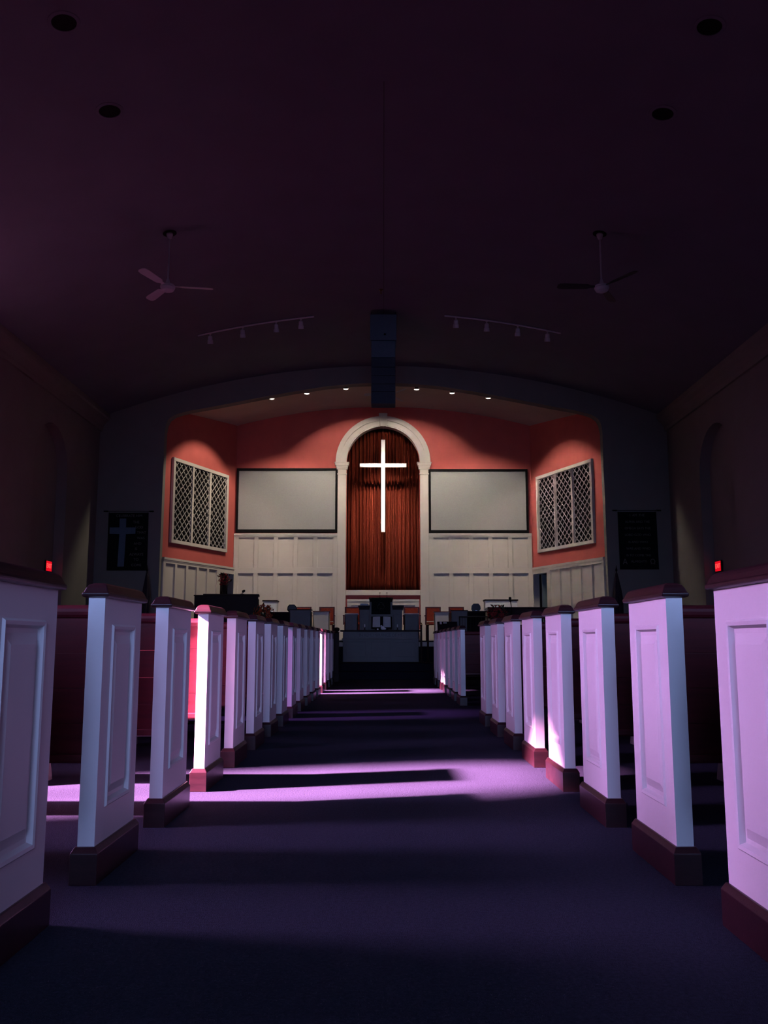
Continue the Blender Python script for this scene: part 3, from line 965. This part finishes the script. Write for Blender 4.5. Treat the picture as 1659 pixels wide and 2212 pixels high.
# grand piano on the right, keyboard towards the aisle
t = empty('grand_piano', (3.29, 21.25, 0.80), 'black grand piano with closed lid at the right of the chancel', 'piano')
outl = [(-0.80, 0.0), (0.70, 0.0), (0.72, 0.25), (0.66, 0.5), (0.45, 0.7), (0.10, 0.85), (-0.15, 1.1), (-0.35, 1.25), (-0.6, 1.25), (-0.76, 1.1), (-0.80, 0.8)]
mb = MB(); mb.prism(outl, lambda p: Vector((p[0], p[1], 0.52)), lambda p: Vector((p[0], p[1], 0.76))); mb.build('case', M['gloss_black'], t, bevel=0.008)
mb = MB(); mb.prism([(x * 1.015, y * 1.01 - 0.006) for x, y in outl], lambda p: Vector((p[0], p[1], 0.762)), lambda p: Vector((p[0], p[1], 0.79))); mb.build('lid', M['gloss_black'], t, bevel=0.005)
for p in ((-0.68, 0.12), (0.60, 0.12), (-0.50, 1.05)):
    MB().tube([(p[0], p[1], 0.0), (p[0], p[1], 0.52)], 0.035, 10, 0.055).build('leg', M['gloss_black'], t)
t = empty('microphone_stand', (3.0, 20.95, 0.80), 'black microphone on a slim stand in front of the grand piano', 'microphone')
MB().lathe([(0.12, 0), (0.12, 0.015), (0.015, 0.03)], n=18).build('stand_base', M['black'], t)
MB().tube([(0, 0, 0.02), (0, 0, 0.80), (-0.02, 0, 0.95)], 0.010, 8).build('stand_pole', M['black'], t)
MB().ball((-0.025, 0, 0.985), 0.035, 12).tube([(-0.02, 0, 0.90), (-0.024, 0, 0.97)], 0.016, 8).build('mic_head', M['black'], t, smooth=True)

# low metal railing right of the table
t = empty('railing', (2.09, 20.80, 0.80), 'low black metal railing with thin balusters, right of the altar', 'railing')
MB().tube([(-0.33, 0, 0.55), (0.33, 0, 0.55)], 0.014, 8).build('handrail', M['metal'], t)
MB().tube([(-0.33, 0, 0.08), (0.33, 0, 0.08)], 0.008, 6).build('bottom_rail', M['metal'], t)
for sx in (-0.32, 0.32):
    MB().tube([(sx, 0, 0), (sx, 0, 0.55)], 0.013, 8).build('post', M['metal'], t)
for k in range(9):
    MB().tube([(-0.256 + k * 0.064, 0, 0.08), (-0.256 + k * 0.064, 0, 0.55)], 0.005, 6).build('baluster', M['metal'], t)

# front newel post left, candle stands with brass tops
t = empty('newel_post', (-0.925, 17.65, 0), 'dark turned newel post with ball top at the end of the left pews', 'post')
MB().box((-0.055, -0.055, 0), (0.055, 0.055, 0.16)).box((-0.048, -0.048, 0.16), (0.048, 0.048, 0.94)).build('shaft', M['dark_wood'], t, bevel=0.006)
MB().lathe([(0.05, 0.94), (0.055, 0.955), (0.03, 0.965), (0.03, 0.975), (0.052, 0.99), (0.06, 1.015), (0.052, 1.04), (0.025, 1.055)], n=18).build('finial', M['dark_wood'], t, smooth=True)
for x, y, lab in ((-1.06, 19.05, 'slim dark candle stand with brass top left of the communion table'), (0.80, 19.05, 'slim dark candle stand with brass top at the right corner of the communion table'),
                  (0.945, 19.1, 'slim dark candle stand with brass top, rightmost, next to the right pews')):
    t = empty('candle_stand', (x, y, 0.33), lab, 'candle stand', 'candle stands beside the communion table')
    MB().lathe([(0.06, 0), (0.06, 0.02), (0.03, 0.04), (0.022, 0.08), (0.022, 0.78), (0.03, 0.79)], n=14).build('shaft', M['dark_wood'], t)
    MB().lathe([(0.02, 0.79), (0.032, 0.80), (0.02, 0.815), (0.02, 0.835), (0.003, 0.85)], n=14).build('brass_top', M['brass'], t, smooth=True)

# music stand with glossy black folder by the front right pew
t = empty('music_stand', (1.27, 17.75, 0), 'black music stand with shiny folder behind the farthest right pews', 'music stand')
MB().tube([(0, 0, 0.03), (0, 0, 0.98)], 0.012, 8).build('pole', M['metal'], t)
for k in range(3):
    a = 2 * PI * k / 3 + 0.5
    MB().tube([(0, 0, 0.12), (0.24 * math.cos(a), 0.24 * math.sin(a), 0.012)], 0.010, 6).build('leg', M['metal'], t)
mb = MB().box((-0.20, -0.01, 0.0), (0.20, 0.0, 0.24)).box((-0.20, -0.06, -0.012), (0.20, 0.0, 0.0)); mb.bm.transform(Matrix.Translation((0, 0, 0.98)) @ Matrix.Rotation(math.radians(-38), 4, 'X')); mb.build('desk', M['gloss_black'], t, bevel=0.003)
o = empty('folder', (1.22, 17.75, 0.985), 'shiny black folder with painted white glints on the music stand', 'folder')
mx = Matrix.Translation((0, -0.014, 0.01)) @ Matrix.Rotation(math.radians(-38), 4, 'X')
mb = MB().box((-0.15, -0.012, 0.0), (0.14, -0.001, 0.22)); mb.bm.transform(mx); mb.build('cover', M['gloss_black'], o, bevel=0.003)
mb = MB().box((-0.10, -0.015, 0.15), (-0.06, -0.013, 0.22)).box((-0.03, -0.015, 0.17), (0.04, -0.013, 0.195)); mb.bm.transform(mx); mb.build('painted_glint', M['page'], o)  # white marks painted on as glints of light on the folder

# ------------------------------------------------------------------ banners and flags on the front wall
def banner(name, xc, z0, z1, w_, label, lines, cross=False):
    t = empty(name, (xc, YP - 0.045, z0), label, 'banner', 'black felt banners on the front wall')
    hw, h = w_ / 2, z1 - z0
    mb = MB()
    n = 24
    rings = []
    for z in (0.0, h * 0.5, h):
        rings.append([Vector((-hw + w_ * i / n + 0.01 * (1 - z / h), 0.006 * math.sin(i * 0.9) * (1 - z / h) - 0.004, z)) for i in range(n + 1)] +
                     [Vector((-hw + w_ * i / n + 0.01 * (1 - z / h), 0.006 * math.sin(i * 0.9) * (1 - z / h) + 0.004, z)) for i in range(n, -1, -1)])
    mb.loft(rings)
    mb.build('cloth', M['banner'], t)
    r = MB().tube([(-hw - 0.10, 0.0, h + 0.035), (hw + 0.10, 0.0, h + 0.035)], 0.006, 8).build('rod', M['metal'], t)
    for sg in (-1, 1):
        MB().tube([(sg * (hw + 0.015), 0, h + 0.035), (sg * (hw + 0.115), 0, h + 0.035)], 0.016, 10).build('finial', M['black'], r)
        MB().tube([(sg * hw * 0.96, 0, h), (sg * hw * 0.98, 0, h + 0.035)], 0.003, 6).build('hanging_loop', M['black'], t)
    if cross:
        c = [(-0.055, 0.09), (0.095, 0.09), (0.11, 0.85), (0.33, 0.86), (0.33, 1.01), (0.105, 1.01), (0.105, 1.22), (-0.045, 1.22), (-0.045, 1.01), (-0.27, 1.01), (-0.27, 0.86), (-0.04, 0.85)]
        c = [(x - 0.15, y * h / 1.36) for x, y in c]
        polywall([c], 0.006, frame_xz(-0.016), 'felt_cross', M['felt_blue'], t)
    for ln in lines:
        lettering([ln], frame_xz(-0.014), 'lettering', M['thread'], t, 0.002)
    return t


banner('banner', -5.935, 2.40, 3.745, 0.93, 'black banner with pale cross and lettering on the wall left of the chancel',
       [('CELEBRATE HIM', 0.02, 1.27, 0.085)] + [(s_, x, y, 0.082) for s_, x, y in (('THE', 0.19, 1.12), ('GOD', 0.26, 1.0), ('THAT', 0.32, 0.88), ('WAS', 0.31, 0.75), ('AND', 0.24, 0.62), ('IS', 0.21, 0.50), ('ALWAYS', 0.22, 0.37), ('TO', 0.22, 0.25), ('COME', 0.23, 0.12))], True)
banner('banner', 5.90, 2.425, 3.765, 0.90, 'black banner covered with lines of lettering on the wall right of the chancel',
       [(s_, 0, y, 0.075) for s_, y in (('I  AM  THE', 1.26), ('ALPHA AND THE', 1.105), ('OMEGA SAYS THE', 0.955), ('LORD GOD WHO', 0.80), ('IS AND WHO', 0.635), ('WAS AND WHO', 0.48), ('IS TO COME THE', 0.325), ('ALMIGHTY', 0.18))]
       + [('\u0391', -0.32, 0.17, 0.17), ('\u03a9', 0.32, 0.17, 0.17)])

for sg, x, lab in ((-1, -5.36, 'dark furled flag on a pole beside the left banner'), (1, 5.28, 'dark furled flag on a pole beside the right banner')):
    t = empty('flag', (x, 20.1, 0.33), lab, 'flag', 'furled flags beside the chancel')
    MB().lathe([(0.14, 0), (0.14, 0.03), (0.03, 0.06), (0.03, 0.1)], n=18).build('flag_base', M['dark_wood'], t)
    MB().tube([(0, 0, 0.05), (0, 0, 2.05)], 0.013, 8).build('flag_pole', M['dark_wood'], t)
    MB().lathe([(0.016, 2.03), (0.026, 2.05), (0.012, 2.10), (0.002, 2.17)], n=10).build('finial', M['black'], t)
    mb = MB()
    rings = []
    for j in range(13):
        v = j / 12
        z = 1.98 - v * 1.18
        r = 0.02 + 0.075 * math.sin(min(v * 1.25, 1) * PI * 0.62)
        rings.append([Vector((sg * 0.02 * v + (r * (1 + 0.25 * math.sin(5 * a + v * 3))) * math.cos(a), r * 0.8 * (1 + 0.25 * math.sin(5 * a + v * 3)) * math.sin(a), z + 0.10 * v * math.cos(a))) for a in [2 * PI * k / 24 for k in range(24)]])
    mb.loft(rings)
    mb.build('flag_cloth', M['flag'], t, smooth=True)

# ------------------------------------------------------------------ exit signs
for sg, lab in ((-1, 'red lit exit sign in the left arched niche'), (1, 'red lit exit sign in the right arched niche')):
    x = sg * 6.90
    yc, zc = 18.19, 2.31
    t = empty('exit_sign', (x, yc, zc), lab, 'exit sign', 'exit signs above the side doors')
    MB().box((-0.03, -0.16, -0.115), (0.0, 0.16, 0.115)).build('housing', M['black'], t, bevel=0.004, mirror=sg < 0)
    MB().box((-0.036, -0.145, -0.10), (-0.028, 0.145, 0.10)).build('sign_face', M['exit_red'], t, mirror=sg < 0)
    if sg > 0:   # faces -X : reading direction is -Y .. seen from the aisle left to right = far to near
        mx = Matrix(((0, 0, -1, -0.037), (-1, 0, 0, 0), (0, 1, 0, 0), (0, 0, 0, 1)))
    else:
        mx = Matrix(((0, 0, 1, 0.037), (1, 0, 0, 0), (0, 1, 0, 0), (0, 0, 0, 1)))
    lettering([('EXIT', 0, 0, 0.135)], mx, 'lettering', M['exit_letter'], t, 0.002)

# ------------------------------------------------------------------ ceiling fixtures
def slope_R(x):
    """tilt about Y so that local z is the ceiling normal"""
    dz = -2 * 1.25 * x / HW ** 2
    return Euler((0, -math.atan(dz), 0)).to_matrix()


CANS = [(-3.25, 8.20, 'recessed black downlight at the top left corner of the ceiling', 0), (3.32, 8.24, 'recessed black downlight at the top right corner of the ceiling', 0),
        (-3.25, 9.72, 'recessed black downlight left of the ceiling, in line with the left fan', 0), (3.315, 9.75, 'recessed black downlight right of the ceiling, in line with the right fan', 0)]
for x, y, lab, k in CANS:
    t = empty('recessed_downlight', (x, y, ceil_z(x) - 0.004), lab, 'downlight', 'recessed downlights in the nave ceiling')
    R = slope_R(x)
    MB().lathe([(0.125, 0.0), (0.125, -0.012), (0.158, -0.006), (0.162, 0.002), (0.125, 0.006)], n=32, R=R).build('trim_ring', M['ceiling'], t)
    MB().lathe([(0.124, 0.0), (0.124, -0.004), (0.001, -0.0045)], n=32, R=R).build('baffle', M['black'], t)


def ceiling_fan(x, y, a0, label, blade_mat, rod=0.85):
    z = ceil_z(x)
    t = empty('ceiling_fan', (x, y, z), label, 'ceiling fan', 'ceiling fans in the nave')
    R = slope_R(x)
    MB().lathe([(0.105, 0.0), (0.105, -0.008), (0.001, -0.009)], n=28, R=R).build('ceiling_recess', M['black'], t)
    MB().lathe([(0.012, -0.10), (0.03, -0.085), (0.05, -0.03), (0.05, -0.006)], n=20).build('canopy', M['fixture'], t, smooth=True)
    MB().tube([(0, 0, -0.05), (0, 0, -rod)], 0.014, 10).build('downrod', M['fixture'], t)
    MB().lathe([(0.02, -rod + 0.11), (0.032, -rod + 0.06), (0.045, -rod + 0.03), (0.10, -rod + 0.015), (0.112, -rod - 0.005), (0.105, -rod - 0.012), (0.112, -rod - 0.02), (0.112, -rod - 0.035), (0.09, -rod - 0.075), (0.05, -rod - 0.095), (0.002, -rod - 0.10)], n=28).build('motor', M['fixture'], t, smooth=False)
    for k in range(3):
        a = a0 + 2 * PI * k / 3
        mb = MB()
        out = []
        for r, w0 in ((0.10, 0.02), (0.17, 0.025), (0.22, 0.055), (0.40, 0.062), (0.58, 0.068), (0.65, 0.060), (0.68, 0.035)):
            out.append((r, w0))
        poly = [(r, w0) for r, w0 in out] + [(r, -w0) for r, w0 in reversed(out)]
        ca, sa = math.cos(a), math.sin(a)
        def f(p, dz):
            zz = -rod - 0.008 + 0.22 * p[1] + dz
            return Vector((p[0] * ca - p[1] * sa, p[0] * sa + p[1] * ca, zz))
        mb.prism(poly, lambda p: f(p, -0.004), lambda p: f(p, 0.004))
        mb.build('blade', blade_mat, t)
    return t


ceiling_fan(-3.295, 12.90, math.radians(9), 'white three-bladed ceiling fan hanging at the left of the nave', M['fixture'])
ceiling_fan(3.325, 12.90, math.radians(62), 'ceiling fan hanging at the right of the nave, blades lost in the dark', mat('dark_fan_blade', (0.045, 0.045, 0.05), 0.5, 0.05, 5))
ft = ceiling_fan(0.18, 22.0, math.radians(183), 'ceiling fan over the chancel, mostly hidden behind the hanging speaker', M['fixture'], 0.16)
ft.location.z = cz(0.18) - 0.002
ft['group'] = 'ceiling fan in the chancel'

# hook near the ridge
t = MB().lathe([(0.035, 0), (0.035, -0.02), (0.012, -0.03), (0.012, -0.07), (0.02, -0.08), (0.002, -0.09)], n=14).build('ceiling_hook', M['brass'], loc=(-0.05, 15.83, ceil_z(0.05)))
tag(t, 'small brass hook in the middle of the ceiling above the hanging speaker', 'hook')

# hanging line-array speaker
t = empty('speaker_array', (-0.006, 16.8, 5.37), 'tall blue-grey speaker column hanging from the middle of the ceiling', 'speaker')
MB().box((-0.262, 0, 1.285), (0.262, 0.5, 1.815)).build('top_cabinet', M['speaker'], t, bevel=0.012)
zs = [1.275, 0.93, 0.735, 0.57, 0.40, 0.245, 0.0]
for k, (a, b) in enumerate(zip(zs[:-1], zs[1:])):
    MB().box((-0.238, 0.01 + 0.004 * k, b + 0.005), (0.238, 0.42 - 0.01 * k, a)).build('array_module', M['speaker'] if k < 1 else M['speaker_dark'], t, bevel=0.01)
MB().ball((0.03, -0.004, 1.40), 0.022, 12, (1, 0.3, 1)).build('badge', M['black'], t)
for sx in (-0.245, 0.245):
    MB().tube([(sx, 0.2, 1.80), (sx, 0.2, ceil_z(0.25) - 5.37 + 0.0)], 0.006, 6).build('suspension_cable', M['metal'], t)


# track lights on the nave ceiling (off)
def head(mb, c, tilt=0.35, r=0.045, L=0.15, yaw=0.0):
    R = Euler((tilt, 0, yaw)).to_matrix()
    mb.lathe([(r * 0.45, 0.0), (r * 0.9, -0.02), (r * 0.95, -L * 0.55), (r * 1.15, -L * 0.6), (r * 1.25, -L), (r * 1.0, -L), (r * 0.9, -L * 0.8), (0.002, -L * 0.8)], c=c, n=18, R=R)
    return R


def nave_track(label, xa, ya, xb, yb, heads):
    t = empty('track_light', ((xa + xb) / 2, (ya + yb) / 2, ceil_z((xa + xb) / 2)), label, 'track light', 'track lights on the nave ceiling')
    o = Vector(t.location)
    pts = []
    for i in range(13):
        u = i / 12
        x, y = xa + (xb - xa) * u, ya + (yb - ya) * u
        pts.append(Vector((x, y, ceil_z(x) - 0.018)) - o)
    MB().tube(pts, 0.019, 4).build('rail', M['fixture'], t)
    for x in heads:
        u = (x - xa) / (xb - xa)
        c = Vector((x, ya + (yb - ya) * u, ceil_z(x) - 0.035)) - o
        mb = MB().tube([c, c + Vector((0, 0, -0.045))], 0.010, 8).box(c + Vector((-0.02, -0.02, -0.012)), c + Vector((0.02, 0.02, 0.005)))
        h = mb.build('mount', M['fixture'], t)
        mb = MB()
        head(mb, c + Vector((0, 0, -0.04)), 0.30, 0.048, 0.165, 0.0 if x < 0 else 0.0)
        mb.build('lamp_head', M['fixture'], t)


nave_track('white track with four unlit lamp heads on the left of the ceiling', -3.75, 17.22, -1.40, 17.05, (-3.50, -2.84, -2.16, -1.66))
nave_track('white track with four unlit lamp heads on the right of the ceiling', 1.22, 17.03, 3.57, 17.18, (1.45, 2.07, 2.70, 3.30))


# lit track lights inside the chancel
WARM = (1.0, 0.85, 0.68)
def spot(loc, target, power, size, blend, color=WARM, r=0.03):
    l = bpy.data.lights.new('spotlight_beam', 'SPOT')
    l.energy = power
    l.spot_size = math.radians(size)
    l.spot_blend = blend
    l.color = color
    l.shadow_soft_size = r
    o = bpy.data.objects.new('spotlight_beam', l)
    COL.objects.link(o)
    o.location = loc
    o.rotation_euler = (Vector(target) - Vector(loc)).to_track_quat('-Z', 'Y').to_euler()
    return o


def chancel_track(label, xs, xa, xb, beams):
    xm = (xa + xb) / 2
    t = empty('track_light', (xm, 21.2, cz(xm)), label, 'track light', 'lit track lights in the chancel')
    o = Vector(t.location)
    pts = [Vector((xa + (xb - xa) * i / 10, 21.2, cz(xa + (xb - xa) * i / 10) - 0.012)) - o for i in range(11)]
    MB().tube(pts, 0.018, 4).build('rail', M['dark_wood'], t)
    for (x, z), (tg, power, size, blend) in zip(xs, beams):
        c = Vector((x, 21.2, z + 0.09)) - o
        top_ = Vector((x, 21.2, cz(x) - 0.02)) - o
        MB().tube([top_, c], 0.012, 8).build('mount', M['dark_wood'], t)
        d = (Vector(tg) - Vector((x, 21.2, z + 0.09))).normalized()
        # the lamp head tilts gently forward
        R = Euler((0.25, 0, 0)).to_matrix()
        mb = MB().lathe([(0.012, 0.0), (0.035, -0.02), (0.045, -0.055), (0.064, -0.08), (0.066, -0.088), (0.060, -0.088), (0.05, -0.07), (0.002, -0.068)], c=c, n=20, R=R)
        h = mb.build('lamp_head', M['dark_wood'], t)
        MB().lathe([(0.059, -0.084), (0.059, -0.090), (0.04, -0.102), (0.002, -0.108)], c=c, n=20, R=R).build('lens', M['bulb'], h, smooth=True)
        lp = Vector((x, 21.2, z + 0.09)) + R @ Vector((0, 0, -0.13))
        spot(lp, tg, power, size, blend)


PW = 200
chancel_track('dark track with three lit spotlights at the left of the chancel ceiling', [(-2.75, 6.69), (-1.89, 6.82), (-0.93, 6.94)], -3.06, -0.70,
              [((-4.9, 22.4, 2.0), PW, 84, 0.35), ((-2.9, 23.8, 1.6), PW * 1.2, 88, 0.35), ((-0.6, 23.8, 4.3), PW * 0.8, 90, 0.3)])
chancel_track('dark track with three lit spotlights at the right of the chancel ceiling', [(0.815, 6.93), (1.69, 6.835), (2.58, 6.71)], 0.60, 2.80,
              [((0.6, 23.8, 4.3), PW * 0.8, 90, 0.3), ((2.9, 23.8, 1.6), PW * 1.2, 88, 0.35), ((4.9, 22.4, 2.0), PW, 84, 0.35)])
# single spotlight over the middle, behind the hanging speaker, aimed at the cross
t = empty('spotlight', (-0.01, 21.4, cz(0)), 'lit spotlight over the middle of the chancel behind the hanging speaker', 'spotlight')
MB().lathe([(0.05, 0), (0.05, -0.02), (0.012, -0.03), (0.012, -0.09)], n=16).build('mount', M['dark_wood'], t)
R = Euler((0.5, 0, 0)).to_matrix()
h = MB().lathe([(0.012, 0.0), (0.04, -0.02), (0.05, -0.10), (0.055, -0.12), (0.048, -0.12), (0.002, -0.10)], c=(0, 0, -0.08), n=20, R=R).build('lamp_head', M['dark_wood'], t)
MB().lathe([(0.046, -0.112), (0.002, -0.118)], c=(0, 0, -0.08), n=20, R=R).build('lens', M['bulb'], h)
spot(Vector((-0.01, 21.4, cz(0) - 0.08)) + R @ Vector((0, 0, -0.14)), (-0.01, 23.6, 4.75), 2600, 35, 1.0)
